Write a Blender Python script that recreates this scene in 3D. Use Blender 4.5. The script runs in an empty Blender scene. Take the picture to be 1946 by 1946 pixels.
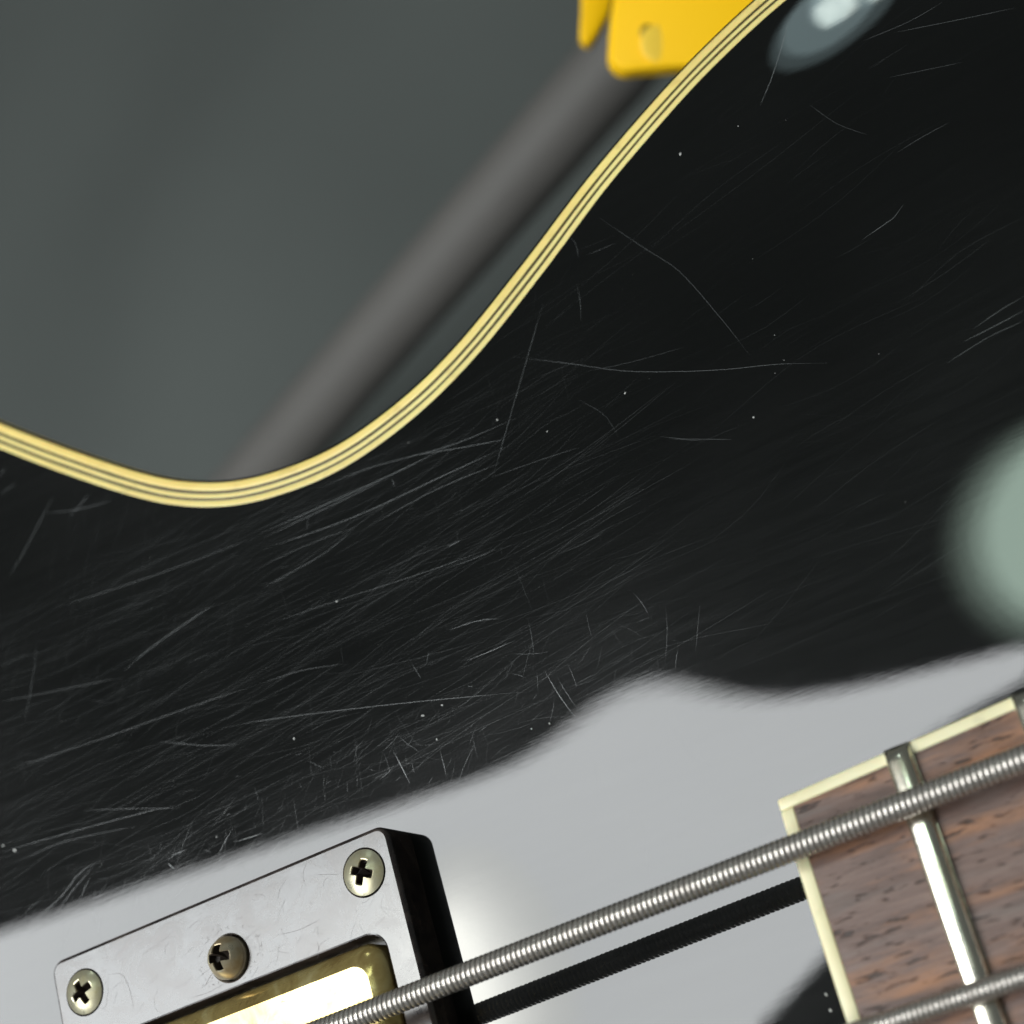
import bpy, bmesh, math, random
import numpy as np
from mathutils import Vector, Matrix

S = bpy.context.scene
COL = S.collection
MM = 0.001

# ------------------------------------------------------------------ camera
CAM_LOC = Vector((0.07474, -0.08298, 0.18489))
RIGHT = Vector((0.84735546, -0.2637394, -0.46090157))
DOWN = Vector((-0.40280926, -0.88480053, -0.23424929))
FWD = Vector((-0.34602518, 0.38414783, -0.85597723))
cd = bpy.data.cameras.new("camera")
cam = bpy.data.objects.new("camera", cd)
COL.objects.link(cam)
up = -DOWN
back = -FWD
cam.matrix_world = Matrix(((RIGHT.x, up.x, back.x, CAM_LOC.x), (RIGHT.y, up.y, back.y, CAM_LOC.y),
                           (RIGHT.z, up.z, back.z, CAM_LOC.z), (0, 0, 0, 1)))
cd.sensor_width = 36.0
cd.lens = 67.817
cd.clip_start = 0.01
cd.clip_end = 20.0
cd.dof.use_dof = True
cd.dof.focus_distance = 0.207
cd.dof.aperture_fstop = 24.0
S.camera = cam

# ------------------------------------------------------------------ room light
w = bpy.data.worlds.new("World")
S.world = w
w.use_nodes = True
bg = w.node_tree.nodes["Background"]
bg.inputs[0].default_value = (0.92, 1.0, 0.97, 1)
bg.inputs[1].default_value = 0.11
S.view_settings.view_transform = 'Standard'
S.view_settings.look = 'None'
S.view_settings.exposure = 0.0
S.view_settings.gamma = 1.0


def area(name, loc, target, sx, sy, power, color, shape='RECTANGLE'):
    ld = bpy.data.lights.new(name, 'AREA')
    ld.shape = shape
    ld.size = sx
    ld.size_y = sy
    ld.energy = power
    ld.color = color
    o = bpy.data.objects.new(name, ld)
    COL.objects.link(o)
    o.location = loc
    o.rotation_euler = (Vector(target) - Vector(loc)).to_track_quat('-Z', 'Y').to_euler()
    return o


def radiance(L, sx, sy, ellipse=False):
    # watts for an area lamp of that radiance
    a = sx * sy * (math.pi / 4 if ellipse else 1.0)
    return L * a * math.pi


# a greenish lamp and a bluish window pane of the room
for q_, L_ in ((1.0, .5), (.95, .9), (.89, 1.7), (.82, 2.8), (.75, 2.8)):
    area("green_lamp", (-.026 + (1 - q_) * .035, .214, .8), (0.03, 0.0, 0), .144 * q_, .124 * q_, radiance(L_, .144 * q_, .124 * q_, True), (0.76, 1.0, 0.84), 'ELLIPSE')
for x_, y_, dx_, dy_, L_, sh_ in ((-.120, .985, .17, .15, 1.1, 'ELLIPSE'), (-.125, 1.0, .13, .13, 1.8, 'ELLIPSE'), (-.128, 1.005, .020, .060, 9.0, 'ELLIPSE'),
                             (-.116, 1.035, .018, .105, 8.0, 'RECTANGLE'), (-.100, 1.02, .012, .08, 9.0, 'ELLIPSE'), (-.122, 1.02, .045, .09, 3.0, 'ELLIPSE'),
                             (-.066, .985, .026, .055, 8.0, 'ELLIPSE'), (-.080, 1.0, .04, .07, 1.5, 'ELLIPSE')):
    area("window_lamp", (x_, y_, 0.80), (0.05, 0.03, 0), dx_, dy_, radiance(L_, dx_, dy_, sh_ == 'ELLIPSE'), (0.72, 0.97, 1.0) if L_ < 4 else (0.9, 1.0, 0.9), sh_)

# ------------------------------------------------------------------ helpers


def link(name, me, mat=None, parent=None, **props):
    o = bpy.data.objects.new(name, me)
    COL.objects.link(o)
    if mat is not None and me is not None:
        if len(me.materials):
            me.materials[0] = mat
        else:
            me.materials.append(mat)
    if parent is not None:
        o.parent = parent
        if parent.type == 'EMPTY':
            o.matrix_parent_inverse = parent.matrix_world.inverted() if False else Matrix.Translation(-parent.location)
    for k, v in props.items():
        o[k] = v
    return o


def mesh(name, verts, faces, smooth=True, sharp=None):
    me = bpy.data.meshes.new(name)
    me.from_pydata([tuple(map(float, v)) for v in verts], [], [tuple(f) for f in faces])
    me.update()
    if smooth:
        me.polygons.foreach_set("use_smooth", [True] * len(me.polygons))
        if sharp is not None:
            me.set_sharp_from_angle(angle=math.radians(sharp))
    return me


def bm_mesh(name, bm, smooth=True, sharp=35):
    bmesh.ops.recalc_face_normals(bm, faces=bm.faces)
    me = bpy.data.meshes.new(name)
    bm.to_mesh(me)
    bm.free()
    if smooth:
        me.polygons.foreach_set("use_smooth", [True] * len(me.polygons))
        me.set_sharp_from_angle(angle=math.radians(sharp))
    return me


def loft(loops, close_u=True, cap0=False, cap1=False):
    """quads between successive equal-length loops of points"""
    n = len(loops[0])
    v = [p for l in loops for p in l]
    f = []
    for i in range(len(loops) - 1):
        for j in range(n if close_u else n - 1):
            k = (j + 1) % n
            f.append((i * n + j, i * n + k, (i + 1) * n + k, (i + 1) * n + j))
    if cap0:
        f.append(tuple(reversed(range(n))))
    if cap1:
        f.append(tuple((len(loops) - 1) * n + j for j in range(n)))
    return v, f


class NT:
    def __init__(self, name):
        self.m = bpy.data.materials.new(name)
        self.m.use_nodes = True
        self.t = self.m.node_tree
        self.b = self.t.nodes["Principled BSDF"]
        self.out = self.t.nodes["Material Output"]

    def n(self, typ, **kw):
        x = self.t.nodes.new(typ)
        for k, v in kw.items():
            if k in x.inputs:
                x.inputs[k].default_value = v
            else:
                setattr(x, k, v)
        return x

    def l(self, a, b):
        self.t.links.new(a, b)

    def set(self, **kw):
        for k, v in kw.items():
            self.b.inputs[k.replace('_', ' ')].default_value = v

    def coords(self, scale=(1, 1, 1), rot=(0, 0, 0)):
        tc = self.n("ShaderNodeTexCoord")
        mp = self.n("ShaderNodeMapping")
        mp.inputs["Scale"].default_value = scale
        mp.inputs["Rotation"].default_value = rot
        self.l(tc.outputs["Object"], mp.inputs["Vector"])
        return mp.outputs["Vector"]

    def noise(self, scale, detail=4, rough=.55, mscale=(1, 1, 1), rot=(0, 0, 0), distortion=0.0):
        x = self.n("ShaderNodeTexNoise")
        x.inputs["Scale"].default_value = scale
        x.inputs["Detail"].default_value = detail
        x.inputs["Roughness"].default_value = rough
        x.inputs["Distortion"].default_value = distortion
        self.l(self.coords(mscale, rot), x.inputs["Vector"])
        return x.outputs["Fac"]

    def ramp(self, fac, stops):
        r = self.n("ShaderNodeValToRGB")
        e = r.color_ramp.elements
        while len(e) < len(stops):
            e.new(0.5)
        for i, (p, c) in enumerate(stops):
            e[i].position = p
            e[i].color = (*c, 1) if len(c) == 3 else c
        self.l(fac, r.inputs["Fac"])
        return r.outputs["Color"]

    def maprange(self, fac, a, b, c, d):
        r = self.n("ShaderNodeMapRange")
        for i, v in zip(("From Min", "From Max", "To Min", "To Max"), (a, b, c, d)):
            r.inputs[i].default_value = v
        self.l(fac, r.inputs["Value"])
        return r.outputs["Result"]

    def mix(self, fac, a, b, mode='MIX'):
        r = self.n("ShaderNodeMix", data_type='RGBA', blend_type=mode)
        if isinstance(fac, float):
            r.inputs[0].default_value = fac
        else:
            self.l(fac, r.inputs[0])
        for s, i in ((a, 6), (b, 7)):
            if isinstance(s, tuple):
                r.inputs[i].default_value = (*s, 1)
            else:
                self.l(s, r.inputs[i])
        return r.outputs[2]

    def math(self, op, a, b=0.0):
        r = self.n("ShaderNodeMath", operation=op)
        for s, i in ((a, 0), (b, 1)):
            if isinstance(s, (int, float)):
                r.inputs[i].default_value = s
            else:
                self.l(s, r.inputs[i])
        return r.outputs[0]

    def bump(self, h, dist, strength=1.0, inp="Normal", prev=None):
        b = self.n("ShaderNodeBump")
        b.inputs["Strength"].default_value = strength
        b.inputs["Distance"].default_value = dist
        self.l(h, b.inputs["Height"])
        if prev is not None:
            self.l(prev, b.inputs["Normal"])
        if inp:
            self.l(b.outputs[0], self.b.inputs[inp])
        return b.outputs[0]


# ------------------------------------------------------------------ materials
def mat_lacquer():
    t = NT("black_lacquer")
    t.set(Base_Color=(0.0016, 0.0019, 0.0018, 1), Roughness=0.42, IOR=1.5, Coat_Weight=1.0, Coat_Roughness=0.019, Coat_IOR=1.5)
    # the rubbed, hazy zone: fine wear varies the broad sheen
    z = t.noise(14, 3, .5)
    s = t.noise(1, 5, .7, (60, 900, 200), (0, 0, math.radians(3)))
    hz = t.math('MULTIPLY', t.maprange(z, .35, .65, .008, .075), t.maprange(s, .3, .7, .5, 1.2))
    t.l(hz, t.b.inputs["Specular IOR Level"])
    a = t.noise(1, 4, .6, (150, 3500, 500), (0, 0, math.radians(-4)))
    b = t.noise(1, 2, .5, (500, 1200, 500), (0, 0, math.radians(62)))
    c = t.noise(55, 2, .5)
    n1 = t.bump(a, 0.32e-6, 1, None)
    n2 = t.bump(b, 0.4e-6, 1, None, n1)
    peel = t.noise(800, 2, .5)
    wav = t.noise(170, 3, .55)
    n3 = t.bump(c, 3.0e-6, 1, None, n2)
    n4 = t.bump(peel, 0.35e-6, 1, None, n3)
    n5 = t.bump(wav, 1.3e-6, 1, None, n4)
    t.l(n5, t.b.inputs["Coat Normal"])
    return t.m


def mat_cream(name, base, dark, rough=.32, sub=0.15):
    t = NT(name)
    n = t.noise(45, 4, .6)
    m = t.noise(420, 2, .5)
    c = t.mix(t.maprange(n, .35, .7, 0, 1), base, dark)
    st = t.noise(16, 5, .65)
    c = t.mix(t.maprange(st, .50, .74, 0, .55), c, (dark[0] * .92, dark[1] * .80, dark[2] * .6))
    c = t.mix(t.maprange(m, .58, .8, 0, .4), c, (dark[0] * .6, dark[1] * .55, dark[2] * .5))
    t.l(c, t.b.inputs["Base Color"])
    t.set(Roughness=rough, Subsurface_Weight=sub, Subsurface_Scale=0.001)
    t.bump(m, 4e-6)
    return t.m


def mat_purfling():
    t = NT("aged_dark_purfling")
    n = t.noise(300, 3)
    t.l(t.mix(n, (0.04, 0.028, 0.005), (0.085, 0.062, 0.016)), t.b.inputs["Base Color"])
    t.set(Roughness=.35)
    return t.m


def mat_ring():
    t = NT("worn_black_plastic")
    big = t.noise(210, 6, .72, distortion=.8)
    fine = t.noise(1, 4, .6, (300, 1100, 300), (0, 0, math.radians(35)))
    t.l(t.mix(t.maprange(big, .4, .75, 0, 1), (0.012, 0.009, 0.009), (0.075, 0.057, 0.050)), t.b.inputs["Base Color"])
    t.l(t.maprange(big, .3, .75, .11, .26), t.b.inputs["Roughness"])
    t.set(IOR=1.63)
    n1 = t.bump(fine, 1.6e-6, 1, None)
    t.bump(big, 2.5e-6, 1, "Normal", n1)
    return t.m


def mat_gold():
    t = NT("tarnished_gold_plating")
    n = t.noise(230, 5, .65, (1, 1, 1), distortion=.8)
    p = t.noise(1, 4, .6, (300, 1500, 900), (0, 0, math.radians(8)))
    c = t.ramp(n, [(.3, (.26, .17, .055)), (.5, (.42, .32, .12)), (.72, (.56, .48, .24))])
    t.l(c, t.b.inputs["Base Color"])
    t.set(Metallic=.72)
    t.l(t.maprange(n, .3, .7, .12, .26), t.b.inputs["Roughness"])
    n1 = t.bump(p, 8e-6, 1, None)
    t.bump(n, 6e-5, 1, "Normal", n1)
    return t.m


def mat_metal(name, col, dark, rough=.28, scale=500, metallic=1.0):
    t = NT(name)
    n = t.noise(scale, 4, .6)
    t.l(t.mix(t.maprange(n, .4, .75, 0, 1), col, dark), t.b.inputs["Base Color"])
    t.l(t.maprange(n, .3, .7, rough * .8, rough * 1.35), t.b.inputs["Roughness"])
    t.set(Metallic=metallic)
    t.bump(n, 4e-6)
    return t.m


def mat_rosewood():
    t = NT("rosewood")
    a = t.noise(1, 6, .68, (60, 700, 200), (0, 0, math.radians(5)), .4)
    b = t.noise(1, 5, .6, (48, 330, 100), (0, 0, math.radians(7)))
    p = t.noise(1, 3, .55, (380, 2300, 900), (0, 0, math.radians(9)))
    p2 = t.noise(1, 3, .6, (500, 3600, 900), (0, 0, math.radians(7)))
    base = t.ramp(a, [(.28, (.072, .043, .034)), (.48, (.132, .082, .067)), (.7, (.19, .127, .106))])
    orange = t.mix(t.maprange(b, .49, .66, 0, .8), base, (.33, .15, .07))
    grey = t.mix(t.maprange(b, .44, .28, 0, .45), orange, (.165, .155, .145))
    pm = t.maprange(p, .60, .67, 0, .9)
    c = t.mix(pm, grey, (.035, .022, .018))
    c = t.mix(t.maprange(p2, .58, .72, 0, .45), c, (.05, .03, .025))
    t.l(c, t.b.inputs["Base Color"])
    t.set(Roughness=.42, Specular_IOR_Level=.38)
    h = t.math('SUBTRACT', t.math('MULTIPLY', p2, .25), pm)
    t.bump(h, 6e-5)
    return t.m


def mat_plain(name, col, rough, var=.25, scale=40, metallic=0.0, bump=0.0):
    t = NT(name)
    n = t.noise(scale, 4, .6)
    d = tuple(x * (1 - var) for x in col)
    t.l(t.mix(n, col, d), t.b.inputs["Base Color"])
    t.set(Roughness=rough, Metallic=metallic)
    if bump:
        t.bump(n, bump)
    return t.m


def mat_scratch():
    t = NT("scratched_lacquer")
    at = t.n("ShaderNodeAttribute", attribute_name="depth")
    t.set(Base_Color=(0.21, 0.222, 0.225, 1), Roughness=.27, Specular_IOR_Level=1.0)
    tr = t.n("ShaderNodeBsdfTransparent")
    mx = t.n("ShaderNodeMixShader")
    t.l(at.outputs["Fac"], mx.inputs[0])
    t.l(tr.outputs[0], mx.inputs[1])
    t.l(t.b.outputs[0], mx.inputs[2])
    t.l(mx.outputs[0], t.out.inputs["Surface"])
    return t.m


M_LACQ = mat_lacquer()
M_CREAM = mat_cream("aged_cream_binding", (0.82, 0.66, 0.23), (0.70, 0.52, 0.155))
M_CREAM_IN = mat_cream("aged_cream_inner", (0.79, 0.66, 0.26), (0.70, 0.56, 0.20))
M_FBIND = mat_cream("ivory_binding", (0.80, 0.76, 0.52), (0.72, 0.66, 0.40), .35)
M_PURF = mat_purfling()
M_RING = mat_ring()
M_GOLD = mat_gold()
M_SCREW = mat_metal("aged_nickel", (.58, .55, .40), (.44, .39, .23), .30, 700, .8)
M_ADJ = mat_metal("rusty_nickel", (.58, .52, .38), (.40, .27, .12), .30, 400, .6)
M_RECESS = mat_plain("shaded_recess", (.035, .022, .014), .6, .5, 900)  # shade inside the screw recesses, put into the colour
M_FRET = mat_metal("fret_nickel", (.80, .76, .66), (.68, .63, .50), .18, 300)
M_WIRE = mat_metal("string_steel", (.46, .43, .395), (.34, .31, .28), .27, 900, .78)
M_WOOD = mat_rosewood()
M_SCR = mat_scratch()
M_FLOOR = mat_plain("grey_cloth", (.078, .088, .083), .9, .35, 3, 0, 2e-4)
M_TUBE = mat_plain("grey_satin_tube", (.108, .102, .095), .65, .3, 20)
M_DARK = mat_plain("dark_tube", (.06, .06, .058), .8)
M_YEL2 = mat_plain("highlight_yellow", (.98, .66, .06), .55, .05, 30)  # paler yellow, a highlight painted on the clip
M_DIM = mat_plain("shade_yellow", (.40, .25, .01), .6)  # darker yellow, the dimple's shade as colour
M_YEL = mat_plain("yellow_plastic", (.95, .55, .0005), .55, .06, 30)
M_YEL.node_tree.nodes["Principled BSDF"].inputs["Specular IOR Level"].default_value = .2

# ------------------------------------------------------------------ unseen ceiling light panel, outline shaped for its mirrored glow and more fill
HL = 0.8
poly = [(-0.073, 0.1665), (-0.082, 0.1585), (-0.110, 0.1545), (-0.148, 0.147), (-0.190, 0.100), (-0.222, 0.066), (-0.250, 0.052), (-0.283, 0.036),
        (-0.34, -0.05), (-0.35, -0.50), (-1.10, -0.50), (-1.10, 0.274), (-0.43, 0.2175), (-0.20, 0.185)]
pm = NT("glowing_diffuser")
em = pm.n("ShaderNodeEmission")
em.inputs[0].default_value = (0.955, 0.99, 1.0, 1)
em.inputs[1].default_value = 11.0
pm.l(em.outputs[0], pm.out.inputs["Surface"])
v = [(x, y, HL) for x, y in poly] + [(x, y, HL + .03) for x, y in poly]
n = len(poly)
f = [tuple(range(n)), tuple(reversed(range(n, 2 * n)))] + [(i, n + i, n + (i + 1) % n, (i + 1) % n) for i in range(n)]
o = link("ceiling_light", mesh("ceiling_light", v, f, False), pm.m)
o['label'] = "broad white ceiling light panel whose glow the black gloss mirrors"
o['category'] = "ceiling light"
# bright discs added under the panel, stepped in emission for a mirrored hot spot
for k in range(14):
    q = 1 - k / 14
    a_, b_ = .008 + .052 * q, .034 + .048 * q
    gm = NT("hot_spot_glow")
    ge = gm.n("ShaderNodeEmission")
    ge.inputs[0].default_value = (0.97 + .002 * k, 1.0, 0.985 - .004 * k, 1)
    ge.inputs[1].default_value = 11.0 + 13.0 * ((k + 1) / 14)**2.3
    gm.l(ge.outputs[0], gm.out.inputs["Surface"])
    zz_ = HL - .0012 * (k + 1)
    pts_ = [(-0.424 + a_ * math.cos(2 * math.pi * i / 48), .102 + b_ * math.sin(2 * math.pi * i / 48), zz_) for i in range(48)]
    link("hot_spot_disc", mesh("hot_spot_disc", pts_, [tuple(reversed(range(48)))], False), gm.m, o)

# ------------------------------------------------------------------ the guitar
bass = bpy.data.objects.new("electric_bass", None)
COL.objects.link(bass)
bass['label'] = "glossy black scratched bass guitar with cream layered edging and rosewood fingerboard"
bass['category'] = "bass guitar"
IDENT = Matrix.Identity(4)

# inner line of the layered edging, guitar plan in mm
INNER = [(-150, 102), (-125, 88), (-105, 73.5), (-88, 58.8), (-70.3, 42.7), (-61.0, 34.6), (-52.2, 27.4), (-46.6, 23.4), (-40.4, 20.1), (-35.0, 18.2),
         (-29.4, 17.1), (-24.0, 16.6), (-19.0, 16.75), (-12.7, 17.8), (-7.0, 19.3), (-2.0, 21.2), (2.5, 23.3), (7.0, 25.7),
         (11.5, 28.1), (15.5, 30.4), (20.8, 33.4), (26.1, 36.0), (31.3, 38.4), (36.3, 40.5), (43.5, 43.0), (50, 44.7), (60, 46.2),
         (75, 46.6), (90, 45), (105, 41), (120, 34), (132, 25)]


def spline(P, n):
    P = np.array(P, float)
    t = np.concatenate([[0], np.cumsum(np.linalg.norm(np.diff(P, axis=0), axis=1))])
    m = np.zeros_like(P)
    m[1:-1] = (P[2:] - P[:-2]) / (t[2:] - t[:-2])[:, None]
    m[0] = (P[1] - P[0]) / (t[1] - t[0])
    m[-1] = (P[-1] - P[-2]) / (t[-1] - t[-2])
    u = np.linspace(0, t[-1], n)
    k = np.clip(np.searchsorted(t, u, side='right') - 1, 0, len(P) - 2)
    h = (t[k + 1] - t[k])
    s = (u - t[k]) / h
    s = s[:, None]
    h = h[:, None]
    return ((2 * s**3 - 3 * s**2 + 1) * P[k] + (s**3 - 2 * s**2 + s) * h * m[k]
            + (-2 * s**3 + 3 * s**2) * P[k + 1] + (s**3 - s**2) * h * m[k + 1])


INN = spline(INNER, 700)
for _ in range(30):  # relax tiny measuring wobble
    INN[1:-1] = (INN[:-2] + 2 * INN[1:-1] + INN[2:]) / 4
TAN = np.gradient(INN, axis=0)
TAN /= np.linalg.norm(TAN, axis=1)[:, None]
NRM = np.stack([TAN[:, 1], -TAN[:, 0]], 1)  # inward
WB = 3.4
EDGE = INN - NRM * WB


def edge_dist(xy):
    xy = np.asarray(xy, float)
    out = np.empty(len(xy))
    E = EDGE[::2]
    for i in range(0, len(xy), 4000):
        q = xy[i:i + 4000]
        a = E[:-1]
        b = E[1:] - a
        t = np.clip(((q[:, None] - a[None]) * b[None]).sum(2) / (b * b).sum(1)[None], 0, 1)
        out[i:i + 4000] = np.sqrt((((a[None] + t[..., None] * b[None]) - q[:, None])**2).sum(2)).min(1)
    return out


BUMPS = [(9.0, -13.5, 10.0, 8.8, 0.29)]


def height(xy, d=None):
    xy = np.asarray(xy, float)
    if d is None:
        d = edge_dist(xy)
    u = np.clip(d / 42.0, 0, 1)
    k = np.clip((xy[:, 0] - 0.0) / 40.0, 0, 1)
    k = k * k * (3 - 2 * k)
    # scooped at the waist, plainly convex towards the upper bout
    z = -4.0 * ((1 - k) * (1 - u * u * (3 - 2 * u)) + k * (1 - u)**2)
    for (bx, by, sx, sy, A) in BUMPS:
        z = z + A * np.exp(-((xy[:, 0] - bx)**2 / (2 * sx * sx) + (xy[:, 1] - by)**2 / (2 * sy * sy)))
    return z


# body: carved top, side wall, flat back
NX = 420
XE = EDGE[:, 0]
xs = np.linspace(-148, 130, NX)
ye = np.interp(xs, XE, EDGE[:, 1])
rows = np.concatenate([np.arange(0, 96, .6), np.linspace(98, 262, 22)])
YB = -170.0
verts = []
for r in rows:
    yy = ye - r * (ye - YB) / 262.0 * 1.0
    verts.append(np.stack([xs, yy], 1))
V2 = np.concatenate(verts)
Z = height(V2)
V3 = np.concatenate([V2, Z[:, None]], 1)
NR = len(rows)
F = []
for i in range(NR - 1):
    for j in range(NX - 1):
        a = i * NX + j
        F.append((a, a + NX, a + NX + 1, a + 1))
rim = list(range(NX)) + [i * NX + NX - 1 for i in range(1, NR)] + [(NR - 1) * NX + j for j in range(NX - 2, -1, -1)] + [i * NX for i in range(NR - 2, 0, -1)]
base = len(V3)
low = V3[rim].copy()
low[:, 2] = -46.0
V3 = np.concatenate([V3, low])
nr = len(rim)
for i in range(nr):
    j = (i + 1) % nr
    F.append((rim[i], rim[j], base + j, base + i))
F.append(tuple(range(base, base + nr)))
body = link("body", mesh("body", V3 * MM, F, True, 40), M_LACQ, bass)


WOB = {}


def wobble(d, d0, d1):
    """hand-scraped width: each joint wanders a few hundredths of a millimetre"""
    key = round(d1 if abs(d - d1) < .1 else (d0 if abs(d - d0) < .1 else 0.0), 2)
    if key not in WOB:
        g = np.random.default_rng(int(key * 100) + 5)
        a = np.zeros(len(EDGE))
        for wl, am in ((9, .012), (25, .018), (70, .02)):
            k = g.normal(0, am, len(EDGE) // wl + 3)
            a += np.interp(np.arange(len(EDGE)), np.arange(len(k)) * wl, k)
        WOB[key] = a if key > 0 else np.zeros(len(EDGE))
    return WOB[key]


def strip(name, d0, d1, mat, raise_=0.05, outer=False):
    """one layer of the edging swept along the outline"""
    if not outer:
        prof = [(d0, -.4), (d0 + .02, raise_ - .015), (d0 + .06, raise_), (d1 - .06, raise_), (d1 - .02, raise_ - .015), (d1, -.4)]
    else:
        prof = [(.25, -6.2), (-.2, -6.2), (-.2, -1.0), (-.17, -.62), (-.06, -.3), (.12, -.08), (.35, .03), (.6, raise_), (d1 - .06, raise_),
                (d1 - .02, raise_ - .015), (d1, -.4)]
    loops = []
    for (d, z) in prof:
        p = EDGE + NRM * (d + wobble(d, d0, d1))[:, None]
        h = height(EDGE + NRM * max(d, 0.3), np.full(len(EDGE), max(d, .3)))
        loops.append(np.concatenate([p, (h + z)[:, None]], 1) * MM)
    v, f = loft(loops, False)
    return link(name, mesh(name, v, f, True, 50), mat, body)


strip("edge_binding", 0, 1.37, M_CREAM, .06, True)
strip("purfling_line", 1.37, 1.73, M_PURF, .03)
strip("binding_layer", 1.73, 2.31, M_CREAM_IN, .055)
strip("purfling_line", 2.31, 2.64, M_PURF, .03)
strip("binding_layer", 2.64, 3.40, M_CREAM_IN, .055)

# ------------------------------------------------------------------ wear on the lacquer
rng = np.random.default_rng(7)


def ribbons(name, lines, parent, mat, lift=0.012):
    """thin scratch marks lying on the top: (points mm, width mm, depth)"""
    pts = [l[0] for l in lines]
    allp = np.concatenate(pts)
    d = edge_dist(allp)
    z = height(allp, d)
    V, F, A = [], [], []
    k = 0
    for (p, wd, dep) in lines:
        n = len(p)
        dd = d[k:k + n]
        zz = z[k:k + n] + lift
        k += n
        keep = dd > WB + .15
        if keep.sum() < 2:
            continue
        i0 = np.argmax(keep)
        i1 = n - np.argmax(keep[::-1])
        if not keep[i0:i1].all():
            i1 = i0 + np.argmin(keep[i0:i1])
            if i1 - i0 < 2:
                continue
        p = p[i0:i1]
        zz = zz[i0:i1]
        n = len(p)
        t = np.gradient(p, axis=0)
        t /= np.linalg.norm(t, axis=1)[:, None] + 1e-9
        nn = np.stack([-t[:, 1], t[:, 0]], 1)
        s = np.linspace(0, 1, n)
        prof = np.clip(np.minimum(s, 1 - s) * 6, .25, 1)
        wv = (wd * prof / 2)[:, None]
        b = len(V)
        for q in range(n):
            V.append((*(p[q] - nn[q] * wv[q]) * MM, zz[q] * MM))
            V.append((*(p[q] + nn[q] * wv[q]) * MM, zz[q] * MM))
            a = dep * (0.55 + .45 * prof[q])
            A += [a, a]
        for q in range(n - 1):
            F.append((b + 2 * q, b + 2 * q + 2, b + 2 * q + 3, b + 2 * q + 1))
    me = mesh(name, V, F)
    at = me.attributes.new("depth", 'FLOAT', 'POINT')
    at.data.foreach_set("value", np.array(A, dtype=np.float32))
    return link(name, me, mat, parent, kind="stuff")


def curve_pts(P, step=1.2):
    P = np.array(P, float)
    L = np.linalg.norm(np.diff(P, axis=0), axis=1).sum()
    n = max(4, int(L / step))
    return spline(P, n) if len(P) > 2 else P[0] + (P[1] - P[0]) * np.linspace(0, 1, n)[:, None]


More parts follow.
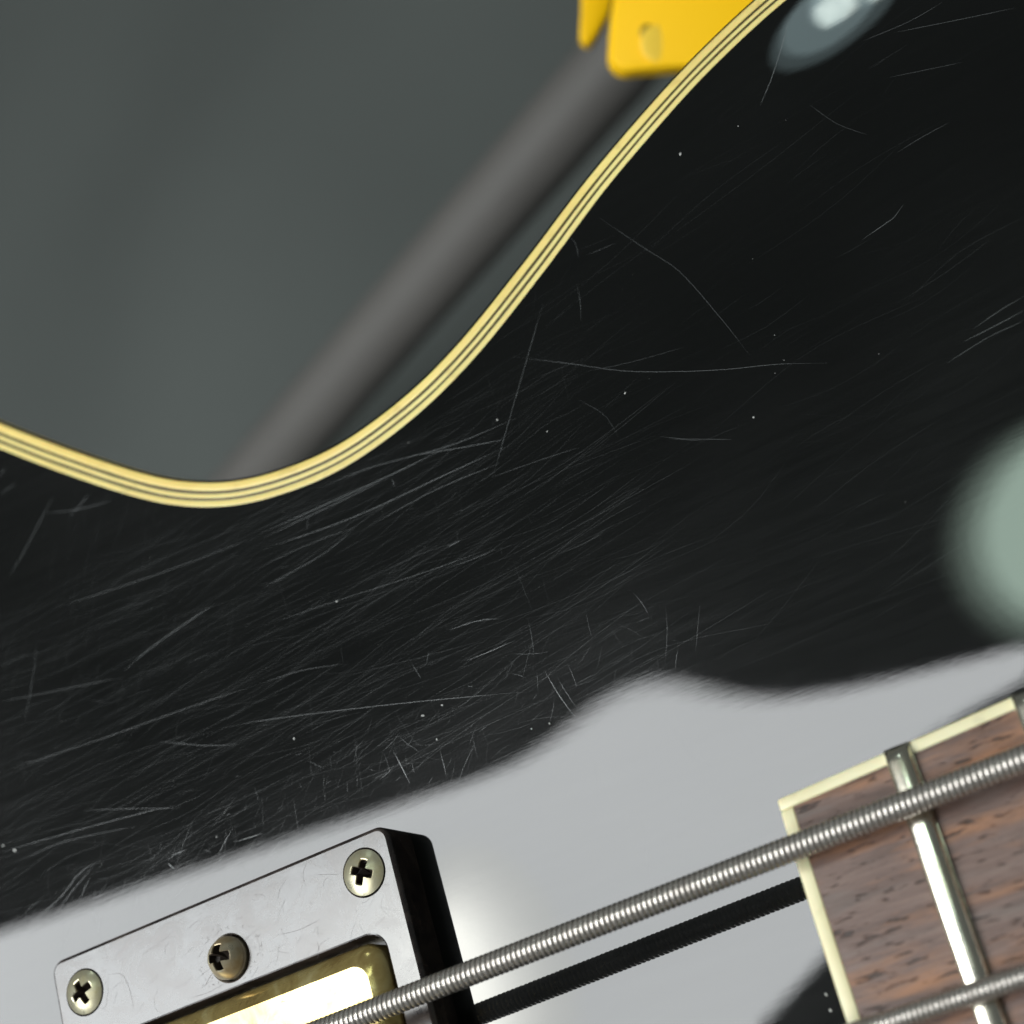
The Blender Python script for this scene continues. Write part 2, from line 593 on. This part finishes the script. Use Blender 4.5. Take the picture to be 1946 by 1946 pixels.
MAJOR = [
([(9.76, 23.98), (6.33, 18.96), (2.0, 12.47), (-2.1, 6.03)], 0.055, 0.6),
([(4.24, 19.5), (10.92, 14.87), (17.29, 10.3), (23.34, 6.93), (28.51, 4.47), (34.14, 2.23), (38.96, -0.08)], 0.05, 0.55),
([(19.65, 30.47), (24.08, 23.15), (26.92, 18.48), (29.8, 10.42), (31.5, 4.73)], 0.04, 0.5),
([(48.56, 42.03), (46.63, 38.95), (44.23, 35.51), (41.94, 32.85)], 0.07, 0.75),
([(52.53, 12.69), (51.97, 11.98), (50.46, 11.68), (47.09, 11.12)], 0.06, 0.6),
([(64.18, 33.17), (60.42, 33.01), (54.98, 33.71)], 0.05, 0.4),
([(70.77, 27.98), (65.49, 29.92), (58.42, 32.64)], 0.05, 0.45),
([(63.72, 24.97), (59.94, 26.28), (56.11, 27.69)], 0.06, 0.25),
([(60.08, 19.05), (56.73, 18.96), (53.89, 18.68)], 0.06, 0.3),
([(47.15, 29.46), (49.1, 25.59), (51.77, 22.32)], 0.05, 0.25),
([(-42.12, 7.17), (-48.7, 5.94), (-53.09, 4.84), (-56.0, 3.78)], 0.07, 0.95),
([(-57.78, 29.87), (-61.08, 28.05)], 0.09, 0.8),
([(-63.19, 31.93), (-66.22, 28.91), (-68.79, 26.08), (-71.41, 23.74)], 0.07, 0.75),
([(-33.83, 13.3), (-46.64, 14.31), (-57.4, 15.4), (-65.14, 16.38)], 0.06, 0.6),
([(-37.11, -5.62), (-47.6, -4.57), (-60.51, -3.69), (-76.34, -2.12)], 0.055, 0.55),
([(-37.11, -5.62), (-31.85, -6.2), (-26.16, -7.69)], 0.05, 0.5),
([(-56.42, 3.01), (-65.2, 4.85), (-74.79, 6.9)], 0.06, 0.45),
([(-68.35, 12.03), (-69.5, 8.03), (-71.48, 2.77)], 0.06, 0.5),
([(-52.47, -7.16), (-45.81, -10.29), (-41.93, -11.6)], 0.06, 0.55),
([(-43.72, -8.93), (-37.86, -10.17), (-21.0, -14.94), (-4.92, -19.94)], 0.06, 0.6),
([(-11.63, -9.51), (-7.54, -10.05), (-5.34, -10.88)], 0.06, 0.7),
([(-10.51, -13.88), (-7.38, -14.04), (-4.05, -14.11)], 0.06, 0.7),
([(-33.72, 13.47), (-26.45, 13.23), (-14.59, 12.75), (-7.65, 12.63)], 0.07, 0.9),
([(-33.85, 12.79), (-26.03, 12.67), (-15.25, 12.56)], 0.06, 0.7),
([(-34.15, 11.3), (-20.93, 9.79), (-7.61, 9.34), (0.37, 8.95)], 0.07, 0.8),
([(-35.04, 6.36), (-26.03, 7.05), (-21.26, 8.27)], 0.06, 0.65),
([(-34.54, 9.2), (-27.93, 9.15), (-20.77, 8.4)], 0.05, 0.6),
([(-35.86, 1.45), (-26.13, 0.43), (-11.66, -1.52), (-4.1, -2.28)], 0.05, 0.55),
([(-7.86, 0.4), (-9.71, 0.36)], 0.07, 0.8),
([(-9.9, -2.2), (-6.71, -2.57), (-3.85, -2.74)], 0.05, 0.5),
([(-1.84, -12.42), (-1.97, -14.55), (-2.36, -16.99)], 0.05, 0.5),
([(-1.58, -18.81), (-0.87, -21.75), (0.22, -24.87)], 0.07, 0.7),
([(-0.4, -19.91), (0.15, -22.29), (0.9, -24.41)], 0.05, 0.5),
([(-21.95, -20.28), (-21.49, -22.16), (-20.97, -24.48)], 0.08, 0.9),
([(-17.21, -11.45), (-16.48, -13.53)], 0.06, 0.7),
([(-14.74, -10.77), (-15.44, -12.19)], 0.06, 0.5),
([(-16.32, -22.27), (-16.37, -25.66)], 0.06, 0.6),
([(-12.02, -23.19), (-14.17, -25.27), (-15.29, -26.68)], 0.05, 0.5),
([(-14.95, 12.19), (-14.84, 11.05)], 0.08, 0.7),
([(-27.02, 13.13), (-27.73, 10.89)], 0.06, 0.5),
([(-11.73, 13.84), (-5.59, 11.83), (0.61, 9.92)], 0.06, 0.8),
([(-25.34, 15.66), (-17.73, 14.99), (-6.15, 12.61), (2.56, 11.8)], 0.06, 0.7),
([(-2.15, 6.13), (3.15, 5.39), (9.36, 4.3)], 0.05, 0.4),
([(-19.38, 7.75), (-9.47, 8.09), (-0.75, 7.36)], 0.06, 0.6),
([(-78.43, -11.89), (-66.91, -13.34), (-55.09, -15.01), (-50.95, -15.88)], 0.06, 0.6),
([(-64.81, -11.41), (-57.99, -13.73), (-51.04, -16.24)], 0.05, 0.5),
([(-74.61, -21.62), (-70.13, -20.19), (-67.28, -18.55), (-64.72, -18.13)], 0.07, 0.7),
([(-71.32, -21.76), (-68.46, -20.11), (-65.24, -18.61)], 0.06, 0.7),
([(-68.05, -21.9), (-66.94, -20.64), (-65.68, -19.44)], 0.06, 0.6),
([(-54.33, -21.57), (-53.45, -21.17), (-51.5, -21.22)], 0.07, 0.9),
([(-54.53, -21.76), (-53.7, -22.83)], 0.09, 0.9),
([(-44.94, -21.22), (-46.4, -22.42), (-47.4, -23.34)], 0.07, 0.8),
([(-44.85, -22.66), (-42.34, -22.93), (-40.86, -23.02)], 0.06, 0.9),
([(-76.31, -14.0), (-68.73, -14.03), (-57.74, -16.02)], 0.05, 0.5),
([(-75.86, -23.49), (-76.49, -20.64), (-72.44, -19.39)], 0.05, 0.4),
([(19.06, 0.69), (21.57, -0.84), (26.55, -3.35)], 0.05, 0.35),
([(20.14, -0.13), (23.74, -2.18)], 0.05, 0.3),
([(59.97, -2.76), (57.25, -3.04), (54.16, -3.65)], 0.06, 0.5),
([(59.42, -4.17), (56.17, -4.37), (52.7, -4.47)], 0.06, 0.55),
([(59.02, -5.21), (55.29, -5.17), (50.44, -5.84)], 0.05, 0.45),
([(13.79, -17.81), (13.13, -20.28), (11.81, -23.37)], 0.05, 0.35),
([(17.45, -19.05), (16.5, -21.08), (15.36, -23.62)], 0.05, 0.3),
([(15.71, 27.1), (15.84, 29.32), (15.48, 30.14)], 0.06, 0.4),
([(14.53, 24.02), (14.33, 21.51), (13.76, 19.23)], 0.05, 0.45),
([(16.75, 26.86), (20.64, 26.25)], 0.05, 0.4),
([(13.08, 12.64), (18.33, 10.94), (24.77, 9.35)], 0.04, 0.3),
([(10.87, 9.89), (13.47, 6.36), (14.31, 3.12)], 0.04, 0.3),
([(-70.98, 38.71), (-70.44, 39.28), (-69.96, 39.47)], 0.08, 0.8),
([(-71.37, 36.04), (-70.0, 36.39), (-68.67, 36.44)], 0.07, 0.7),
([(-64.43, 30.1), (-59.57, 28.48), (-54.22, 27.47)], 0.08, 0.5),
([(4.06, -38.05), (3.71, -40.22), (2.78, -43.75)], 0.05, 0.28),
([(1.04, -29.88), (0.17, -33.11), (-1.02, -36.18)], 0.04, 0.28)]
SPECKS = [(31.35, 32.52, 0.14), (29.62, -2.12, 0.13), (-34.2, -13.95, 0.13), (16.55, 7.73, 0.1), (-25.41, 0.25, 0.1), (0.23, 12.8, 0.13), (38.78, 31.79, 0.06), (-76.14, -12.44, 0.2), (-77.77, -11.24, 0.12), (-17.41, -17.74, 0.11), (-14.68, -17.57, 0.1), (-17.22, -17.82, 0.1), (-16.36, -21.01, 0.12), (-5.01, -24.21, 0.1), (-2.82, -24.46, 0.08), (-47.08, -21.21, 0.1), (16.95, -62.11, 0.15), (17.05, -60.59, 0.12), (6.04, 8.17, 0.08)]

lines = [(curve_pts(p), wd * .85, dp * .8) for p, wd, dp in MAJOR]
# fine hairlines: mostly along the strings, a second family across
def hair(n, x0, x1, y0, y1, ang, spread, lmin, lmax, wmin, wmax, dmin, dmax, bow=.04):
    for _ in range(n):
        x, y = rng.uniform(x0, x1), rng.uniform(y0, y1)
        a = math.radians(rng.normal(ang, spread))
        L = lmin + (lmax - lmin) * rng.random()**2.2
        c, s = math.cos(a), math.sin(a)
        k = rng.normal(0, bow) * L
        P = [(x - c * L / 2, y - s * L / 2), (x - s * k, y + c * k), (x + c * L / 2, y + s * L / 2)]
        lines.append((curve_pts(P, 2.0), rng.uniform(wmin, wmax), dmin + (dmax - dmin) * rng.random()**3))


hair(935, -82, 14, -24, 20, 2, 6, 5, 40, .016, 0.032, 0.021, 0.232)
hair(595, -60, 12, -26, 16, 9, 5, 3, 26, .016, 0.032, 0.021, 0.256)
hair(272, -80, 0, -24, 20, 3, 14, 1, 8, .018, 0.036, 0.032, 0.279)
hair(221, -20, 60, -30, 40, 8, 6, 5, 30, .014, 0.024, 0.016, 0.14)
hair(221, -78, 10, -26, 30, 83, 14, 1, 9, .016, 0.032, 0.026, 0.232)
hair(187, -80, -40, 0, 30, 70, 9, 2, 9, .016, 0.032, 0.026, 0.21)
hair(170, -72, -20, -27, -18, 50, 30, .7, 5, .02, 0.045, 0.096, 0.5)
hair(119, -30, 14, -26, -16, 30, 40, .6, 5, .02, 0.045, 0.096, 0.5)
hair(51, 8, 60, -30, 44, 12, 12, 3, 22, .016, 0.024, 0.026, 0.186)
hair(22, -20, 30, -58, -28, 85, 12, 2, 9, .03, 0.04, 0.026, 0.102)
scr = ribbons("scratch_marks", lines, body, M_SCR)

# dust and nicks
M_DUST = mat_plain("pale_dust", (.45, .45, .43), .8)
bm = bmesh.new()
specks = SPECKS + [(rng.uniform(-75, 50), rng.uniform(-28, 30), rng.uniform(.02, .05)) for _ in range(22)]
sp = np.array([s[:2] for s in specks])
sd = edge_dist(sp)
sz = height(sp, sd)
for (x, y, r), d_, z_ in zip(specks, sd, sz):
    if d_ < 4:
        continue
    m4 = Matrix.Translation((x * MM, y * MM, (z_ + .01) * MM)) @ Matrix.Rotation(rng.uniform(0, 6), 4, 'Z') @ Matrix.Diagonal((r * MM * rng.uniform(.8, 2.0), r * MM, r * MM * .6, 1))
    bmesh.ops.create_icosphere(bm, subdivisions=1, radius=1.0, matrix=m4)
link("dust_specks", bm_mesh("dust_specks", bm), M_DUST, body, kind="stuff")

# ------------------------------------------------------------------ pickup


def rrect(x0, x1, y0, y1, r, z, k=8):
    out = []
    for cx, cy, a0 in ((x1 - r, y1 - r, 0), (x0 + r, y1 - r, 90), (x0 + r, y0 + r, 180), (x1 - r, y0 + r, 270)):
        for i in range(k + 1):
            a = math.radians(a0 + 90 * i / k)
            out.append((cx + r * math.cos(a), cy + r * math.sin(a), z))
    return out


def circ(cx, cy, r, z, k=40):
    return [(cx + r * math.cos(2 * math.pi * i / k), cy + r * math.sin(2 * math.pi * i / k), z) for i in range(k)]


RX0, RX1, RY0, RY1, RZ = -69.95, -22.45, -121.0, -28.98, 5.0
HX, HY = -45.5, -36.4


def add_stack(bm, loops, close_top=False):
    """stack of equal loops joined by quads; returns the edges of the last loop"""
    vl = [[bm.verts.new(Vector(p) * MM) for p in l] for l in loops]
    n = len(vl[0])
    for a, b in zip(vl[:-1], vl[1:]):
        for j in range(n):
            bm.faces.new((a[j], a[(j + 1) % n], b[(j + 1) % n], b[j]))
    if close_top:
        bm.faces.new(vl[-1])
    return [bm.edges.get((vl[-1][j], vl[-1][(j + 1) % n])) or bm.edges.new((vl[-1][j], vl[-1][(j + 1) % n])) for j in range(n)]


bm = bmesh.new()


def rr_out(i, z):
    return rrect(RX0 + i, RX1 - i, RY0 + i, RY1 - i, 1.7 - i * 1.2, z)


def rr_in(i, z):
    return rrect(-66.6 - i, -25.95 + i, -111 - i, -39.75 + i, 2.2 + i * .6, z)


ed = add_stack(bm, [rr_out(0, 0.02), rr_out(0, RZ - .62), rr_out(.04, RZ - .45), rr_out(.30, RZ - .10), rr_out(.42, RZ - .02), rr_out(.5, RZ)])
ed += add_stack(bm, [rr_in(0, 0.02), rr_in(0, RZ - .2), rr_in(.06, RZ - .06), rr_in(.2, RZ)])
ed += add_stack(bm, [circ(HX, HY, 2.5, 0.02), circ(HX, HY, 2.5, RZ - .25), circ(HX, HY, 2.56, RZ - .08), circ(HX, HY, 2.72, RZ)])
for hx_, hy_ in ((-65.66, -33.75), (-26.46, -33.25)):
    ed += add_stack(bm, [circ(hx_, hy_, 2.62, .02), circ(hx_, hy_, 2.62, RZ - .08), circ(hx_, hy_, 2.70, RZ)])
bmesh.ops.triangle_fill(bm, use_beauty=True, use_dissolve=False, edges=ed)
rm = bm_mesh("pickup_ring", bm, True, 30)


def flat_top(me, z):
    """the level top face keeps its own normal"""
    top = {p.index for p in me.polygons if all(abs(me.vertices[i].co.z - z * MM) < 1e-6 for i in p.vertices)}
    cnt = {}
    for p in me.polygons:
        for e in p.edge_keys:
            cnt.setdefault(e, []).append(p.index in top)
    sh = [(len(set(cnt[tuple(sorted(e.vertices))])) > 1) or e.use_edge_sharp for e in me.edges]
    for e, v_ in zip(me.edges, sh):
        e.use_edge_sharp = v_


flat_top(rm, RZ)
ring = link("pickup_ring", rm, M_RING, bass)


def screw_head(name, R, dome, L, wd, depth, under, rot, power=2.0):
    K = 96
    rot = math.radians(rot)

    def cross(th):
        ph = (th - rot + math.pi / 4) % (math.pi / 2) - math.pi / 4
        s = abs(math.sin(ph))
        r = L if s < 1e-6 else min(L, wd / s)
        return min(r, wd * 1.75)if r > L * .999 and False else r

    ths = [2 * math.pi * i / K for i in range(K)]

    def zz(r):
        return dome * (1 - (r / R)**power)
    loops = []
    loops.append([(R * .96 * math.cos(t), R * .96 * math.sin(t), -under) for t in ths])
    loops.append([(R * math.cos(t), R * math.sin(t), -min(.15, under * .5)) for t in ths])
    for q in (1, .97, .92, .85, .76, .66):
        l = []
        for t in ths:
            r = max(R * q, cross(t) * 1.12) if q < .8 else R * q
            l.append((r * math.cos(t), r * math.sin(t), zz(r)))
        loops.append(l)
    for sc, dz in ((1.10, 0.0), (1.03, -.05), (.96, -.2), (.80, -depth * .75)):
        l = []
        for t in ths:
            r = cross(t) * sc
            l.append((r * math.cos(t), r * math.sin(t), zz(min(r, R)) + dz))
        loops.append(l)
    loops.append([(cross(t) * .45 * math.cos(t), cross(t) * .45 * math.sin(t), zz(0) - depth) for t in ths])
    loops.append([(0.02 * math.cos(t), 0.02 * math.sin(t), zz(0) - depth * 1.35) for t in ths])
    v, f = loft(loops, True, False, True)
    me = mesh(name, np.array(v) * MM, f, True, 28)
    me.materials.append(None)
    me.materials.append(M_RECESS)
    nl = len(loops)
    for i, p in enumerate(me.polygons):
        if i >= (nl - 4) * K and i < (nl - 1) * K or i == len(me.polygons) - 1:
            p.material_index = 1
    return me


def put(o, x, y, z, rx=0, ry=0):
    o.matrix_local = Matrix.Translation((x * MM, y * MM, z * MM)) @ Matrix.Rotation(rx, 4, 'X') @ Matrix.Rotation(ry, 4, 'Y')


def ring_scuffs():
    V, F = [], []
    g = np.random.default_rng(21)
    arcs = [([(-62.0, -32.9), (-60.2, -33.4), (-59.5, -35.2), (-59.4, -37.6)], .05),
            ([(-32.5, -31.4), (-30.8, -31.9), (-29.5, -32.4)], .045), ([(-39, -36.0), (-36, -36.4), (-33, -36.2)], .045),
            ([(-49.5, -38.4), (-48.6, -37.6), (-47.9, -37.2)], .06), ([(-52, -38.9), (-49, -39.1), (-46, -38.7)], .04)]
    for _ in range(70):
        x, y = g.uniform(-67, -24.5), g.uniform(-39.2, -30.8)
        a, L = math.radians(g.normal(20, 45)), g.uniform(.4, 3.2)
        k = g.normal(0, .12) * L
        c, s_ = math.cos(a) * L / 2, math.sin(a) * L / 2
        arcs.append(([(x - c, y - s_), (x - k * math.sin(a), y + k * math.cos(a)), (x + c, y + s_)], g.uniform(.012, .03)))
    for _ in range(60):  # grime round the height screw
        a, d_ = g.uniform(0, 6.28), g.uniform(2.9, 4.6)
        x, y = HX + d_ * math.cos(a), HY + d_ * math.sin(a)
        if y < -39.3:
            continue
        L = g.uniform(.12, .5)
        b_ = g.uniform(0, 6.28)
        arcs.append(([(x, y), (x + L * math.cos(b_) * .5, y + L * math.sin(b_) * .5 + .05), (x + L * math.cos(b_), y + L * math.sin(b_))], g.uniform(.03, .07)))
    for P, wd in arcs:
        p = spline(P, 12)
        t = np.gradient(p, axis=0)
        t /= np.linalg.norm(t, axis=1)[:, None]
        nn = np.stack([-t[:, 1], t[:, 0]], 1)
        wv = (wd / 2 * np.clip(np.minimum(np.linspace(0, 1, 12), np.linspace(1, 0, 12)) * 5, .2, 1))[:, None]
        b = len(V)
        for q0, q1 in zip(p - nn * wv, p + nn * wv):
            V.append((*(q0 * MM), (RZ + .008) * MM))
            V.append((*(q1 * MM), (RZ + .008) * MM))
        F.extend((b + 2 * q, b + 2 * q + 2, b + 2 * q + 3, b + 2 * q + 1) for q in range(11))
    link("scuff_marks", mesh("scuff_marks", V, F), M_SCUFF, ring, kind="stuff")


M_SCUFF = mat_plain("scuffed_plastic", (.16, .14, .135), .6, .4, 200)
ring_scuffs()

sm = screw_head("ring_screw", 2.5, .75, 1.42, .42, 1.7, .5, 20)
s1 = link("ring_screw", sm, M_SCREW, ring)
put(s1, -65.66, -33.75, RZ + .10, .02, .01)
sm2 = screw_head("ring_screw", 2.5, .7, 1.35, .44, 1.7, .5, 62)
s2 = link("ring_screw", sm2, M_SCREW, ring)
put(s2, -26.46, -33.25, RZ + .10, -.02, .02)
am = screw_head("height_screw", 2.38, 2.1, 1.45, .50, 1.8, 4.0, 84, 2.4)
s3 = link("height_screw", am, M_ADJ, ring, label="rust-tinted height screw sunk in its round hole")
put(s3, HX - .02, HY, RZ + .6)

# cover
CX0, CX1, CY0, CY1, CZ = -66.1, -26.2, -110.4, -40.5, 6.2
bm = bmesh.new()
lo = [rrect(CX0, CX1, CY0, CY1, 2.6, 0.03, 10)]
rr = 2.1
for i in range(9):
    a = math.radians(68 * i / 8)
    ins = rr * (1 - math.cos(a)) / (1 - math.cos(math.radians(68)))
    zt = CZ - 1.7 * (1 - math.sin(a) / math.sin(math.radians(68)))
    lo.append(rrect(CX0 + ins, CX1 - ins, CY0 + ins, CY1 - ins, 2.6 - ins * .35, zt, 10))
add_stack(bm, lo, True)
cm = bm_mesh("pickup_cover", bm, True, 30)
flat_top(cm, CZ)
link("pickup_cover", cm, M_GOLD, bass)

# ------------------------------------------------------------------ fingerboard
YC = -73.5
RAD = 305.0


def fb_edge(x):
    return -42.72 + (x - 20.7) * 0.045


def fb_z(x, y):
    return 8.66 - 0.020 * (x - 20.7) - (RAD - math.sqrt(RAD * RAD - (y - YC)**2))


FBX0, FBX1, FBYL = 20.7, 128.0, -104.0
BW, EWD = 1.30, 1.42


def slab(name, xs_, yfun, mat, parent, thick=6.5, ny=10, rnd=.0, sharp=35):
    """curved-top slab: for each x a row of y from yfun(x) -> (y_low, y_high)"""
    top = []
    for x in xs_:
        y0, y1 = yfun(x)
        row = []
        for j in range(ny + 1):
            y = y0 + (y1 - y0) * j / ny
            row.append((x, y, fb_z(x, y)))
        top.append(row)
    n = ny + 1
    v = [p for r in top for p in r]
    f = []
    for i in range(len(xs_) - 1):
        for j in range(ny):
            a = i * n + j
            f.append((a, a + n, a + n + 1, a + 1))
    m = len(xs_)
    rim_ = [j for j in range(n)] + [i * n + ny for i in range(1, m)] + [(m - 1) * n + j for j in range(ny - 1, -1, -1)] + [i * n for i in range(m - 2, 0, -1)]
    b = len(v)
    v += [(v[i][0], v[i][1], v[i][2] - thick) for i in rim_]
    k = len(rim_)
    for i in range(k):
        j = (i + 1) % k
        f.append((rim_[j], rim_[i], b + i, b + j))
    f.append(tuple(range(b, b + k)))
    bm_ = bmesh.new()
    vs = [bm_.verts.new(Vector(p) * MM) for p in v]
    for q in f:
        bm_.faces.new([vs[i] for i in q])
    if rnd > 0:
        bmesh.ops.recalc_face_normals(bm_, faces=bm_.faces)
        es = [e for e in bm_.edges if len(e.link_faces) == 2 and e.calc_face_angle(0) > 1.0]
        bmesh.ops.bevel(bm_, geom=es, offset=rnd * MM, segments=3, profile=.5, affect='EDGES', clamp_overlap=True)
    return link(name, bm_mesh(name, bm_, True, sharp), mat, parent)


xs_b = list(np.linspace(FBX0 + EWD, FBX1, 30))
fb = slab("fingerboard", xs_b, lambda x: (FBYL, fb_edge(x) - BW), M_WOOD, bass, 6.4, 24)
slab("side_binding", [FBX0] + list(np.linspace(FBX0 + 2, FBX1, 30)), lambda x: (fb_edge(x) - BW, fb_edge(x)), M_FBIND, fb, 6.5, 2, .28)
slab("end_binding", [FBX0, FBX0 + EWD], lambda x: (FBYL, fb_edge(x) - BW), M_FBIND, fb, 6.5, 40, .22)


def make_fret(x):
    hw, h = 1.32, 1.1
    prof = [(-hw, -.3), (-hw, .12)]
    for i in range(13):
        a = math.pi * (1 - i / 12)
        prof.append((hw * .97 * math.cos(a) , .12 + (h - .12) * math.sin(a)**.48))
    prof += [(hw, .12), (hw, -.3)]
    y1 = fb_edge(x) + .05
    ys = [y1, y1 - .02] + list(np.linspace(y1 - .35, y1 - 1.5, 6)) + list(np.linspace(y1 - 4, FBYL, 26))
    loops = []
    for y in ys:
        t = min(1, max(0, (y1 - y) / 1.5))
        k = .12 + .88 * math.sin(t * math.pi / 2)**.9
        loops.append([(x + px * (1 if pz < .2 else (.8 + .2 * k)), y, fb_z(x, y) + (pz if pz < .13 else .12 + (pz - .12) * k)) for px, pz in prof])
    v, f = loft(loops, False)
    n = len(prof)
    f.append(tuple(range(n)))
    m = mesh("fret", np.array(v) * MM, f, True, 45)
    return link("fret", m, M_FRET, fb)


for x in (33.45, 46.45, 60.4, 75.1, 90.7, 107.2):
    make_fret(x)

# ------------------------------------------------------------------ strings: a core with one continuous wrap wire


def string(p0, p1, dia, pitch, label):
    p0, p1 = Vector(p0), Vector(p1)
    d = (p1 - p0)
    L = d.length
    u = d.normalized()
    a = u.cross(Vector((0, 0, 1))).normalized()
    b = a.cross(u).normalized()
    rw = pitch * .5 * 1.05
    rh = rw * .58
    Rc = dia / 2 - rh
    loops = []
    for s in (0, L):
        loops.append([tuple((p0 + u * s + (a * math.cos(t) + b * math.sin(t)) * (Rc + rh * .25)) * MM) for t in [2 * math.pi * i / 24 for i in range(24)]])
    v, f = loft(loops, True, True, True)
    o_ = link("bass_string", mesh("bass_string", v, f, True, 40), M_WIRE, bass, label=label)
    turns = int(L / pitch)
    ST, K = 22, 8
    N = turns * ST
    th = np.arange(N + 1) * 2 * math.pi / ST
    A, B, U, P0 = np.array(a), np.array(b), np.array(u), np.array(p0)
    rad = np.cos(th)[:, None] * A + np.sin(th)[:, None] * B
    cen = P0 + U * (th / (2 * math.pi) * pitch)[:, None] + rad * Rc
    V = []
    ph = np.arange(K) * 2 * math.pi / K
    ring_ = cen[:, None, :] + rh * np.cos(ph)[None, :, None] * rad[:, None, :] + rw * np.sin(ph)[None, :, None] * U[None, None, :]
    V = ring_.reshape(-1, 3) * MM
    i = np.arange(N)[:, None] * K
    j = np.arange(K)[None, :]
    j2 = (j + 1) % K
    F_ = np.stack([i + j, i + j2, i + K + j2, i + K + j], 2).reshape(-1, 4)
    me = bpy.data.meshes.new("wrap_wire")
    me.from_pydata(V.tolist(), [], F_.tolist())
    me.polygons.foreach_set("use_smooth", [True] * len(me.polygons))
    link("wrap_wire", me, M_WIRE, o_)


def on_line(x):  # thick string: height and drift along the neck
    return (x, -48.52 + 0.00996 * x, 11.0 - 0.0238 * x)


string(on_line(-75), on_line(105), 2.55, .585, "thicker wound string crossing the pickup and the fingerboard")
string((-75, -65.9, 13.3), (105, -65.95, 9.0), 2.05, .525, "thinner wound string at the lower corner of the fingerboard")

# ------------------------------------------------------------------ behind the guitar, out of focus


def at_px(px, py, depth):
    """point seen at photo pixel (px,py) at camera depth (m)"""
    x = (px - 973.0) / 3665.88
    y = (py - 973.0) / 3665.88
    return CAM_LOC + (RIGHT * x + DOWN * y + FWD) * depth


# cloth-covered floor with broad soft folds
fr = random.Random(3)
NXF, NYF = 160, 160
fx = np.linspace(-1.6, 1.2, NXF)
fy = np.linspace(-1.0, 1.9, NYF)
gx, gy = np.meshgrid(fx, fy)
zf = np.full_like(gx, -0.42)
for k in range(16):
    kx, ky = fr.uniform(-14, 14), fr.uniform(-14, 14)
    zf += .004 * np.sin(kx * gx + ky * gy + fr.uniform(0, 6))
for px_, py_, A_, s_ in ((470, 500, .030, .075), (1150, -420, .03, .09)):
    c_ = at_px(px_, py_, .76)
    zf += A_ * np.exp(-((gx - c_.x)**2 + (gy - c_.y)**2) / (2 * s_ * s_))
v = np.stack([gx.ravel(), gy.ravel(), zf.ravel()], 1)
f = [(i * NXF + j, i * NXF + j + 1, (i + 1) * NXF + j + 1, (i + 1) * NXF + j) for i in range(NYF - 1) for j in range(NXF - 1)]
link("floor", mesh("floor", v, f), M_FLOOR, None, kind="structure", label="dark grey-green cloth floor far out of focus")


def tube_mesh(name, pts, r, k=32):
    loops = []
    for i, p in enumerate(pts):
        t = (pts[min(i + 1, len(pts) - 1)] - pts[max(i - 1, 0)]).normalized()
        a = t.orthogonal().normalized()
        b = t.cross(a)
        loops.append([tuple(p + (a * math.cos(q) + b * math.sin(q)) * r) for q in [2 * math.pi * j / k for j in range(k)]])
    v, f = loft(loops, True, True, True)
    return mesh(name, v, f, True, 40)


stand = bpy.data.objects.new("guitar_stand", None)
COL.objects.link(stand)
stand['label'] = "blurred guitar stand with a yellow plastic clip on a grey tube behind the bass"
stand['category'] = "guitar stand"
A0, A1 = at_px(1330, -60, .52), at_px(420, 985, .68)
link("leg_tube", tube_mesh("leg_tube", [A0, (A0 + A1) / 2, A1], .0116), M_TUBE, stand)




def plate(name, pts, depth, thick, mat, bev, tilt=0.0, parent=None):
    """extruded outline facing the lens side, with rounded rims"""
    bm_ = bmesh.new()
    fr_ = [bm_.verts.new(at_px(x, y, depth + tilt * (x - 1160) / 1000)) for x, y in pts]
    face = bm_.faces.new(fr_)
    ex = bmesh.ops.extrude_face_region(bm_, geom=[face])
    vs = [g for g in ex['geom'] if isinstance(g, bmesh.types.BMVert)]
    bmesh.ops.translate(bm_, verts=vs, vec=FWD * thick)
    bmesh.ops.recalc_face_normals(bm_, faces=bm_.faces)
    bmesh.ops.bevel(bm_, geom=list(bm_.edges), offset=bev, segments=4, profile=.5, affect='EDGES', clamp_overlap=True)
    return link(name, bm_mesh(name, bm_, True, 60), mat, parent)


clip = plate("yellow_clip", [(1185, -130), (1172, -30), (1163, 20), (1160, 60), (1157, 100), (1164, 122), (1186, 135), (1230, 131), (1290, 126),
                             (1360, 123), (1440, 120), (1560, 60), (1600, -130)], .325, .007, M_YEL, .0009, -.022, stand)
plate("clip_prong", [(1104, -130), (1106, -30), (1106, 10), (1103, 50), (1104, 72), (1117, 82), (1130, 76), (1145, 48), (1160, 22),
                     (1172, -30), (1190, -130)], .348, .006, M_YEL, .0008, 0, clip)
# flat discs: highlight and shade of a dimple, painted on the clip
pc = at_px(1248, 82, .3230)
bm = bmesh.new()
bmesh.ops.create_uvsphere(bm, u_segments=24, v_segments=12, radius=1.0, matrix=Matrix.Translation(pc) @ cam.matrix_world.to_3x3().to_4x4() @ Matrix.Diagonal((.0027, .0031, .00022, 1)))
link("clip_highlight", bm_mesh("clip_highlight", bm), M_YEL2, clip)
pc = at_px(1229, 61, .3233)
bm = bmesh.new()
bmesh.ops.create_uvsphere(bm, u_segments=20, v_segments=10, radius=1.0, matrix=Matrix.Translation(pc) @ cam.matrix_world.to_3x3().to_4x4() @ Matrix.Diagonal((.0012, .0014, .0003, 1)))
link("dimple_shade", bm_mesh("dimple_shade", bm), M_DIM, clip)

S.cycles.use_denoising = True
S.cycles.max_bounces = 8
S.cycles.sample_clamp_indirect = 10
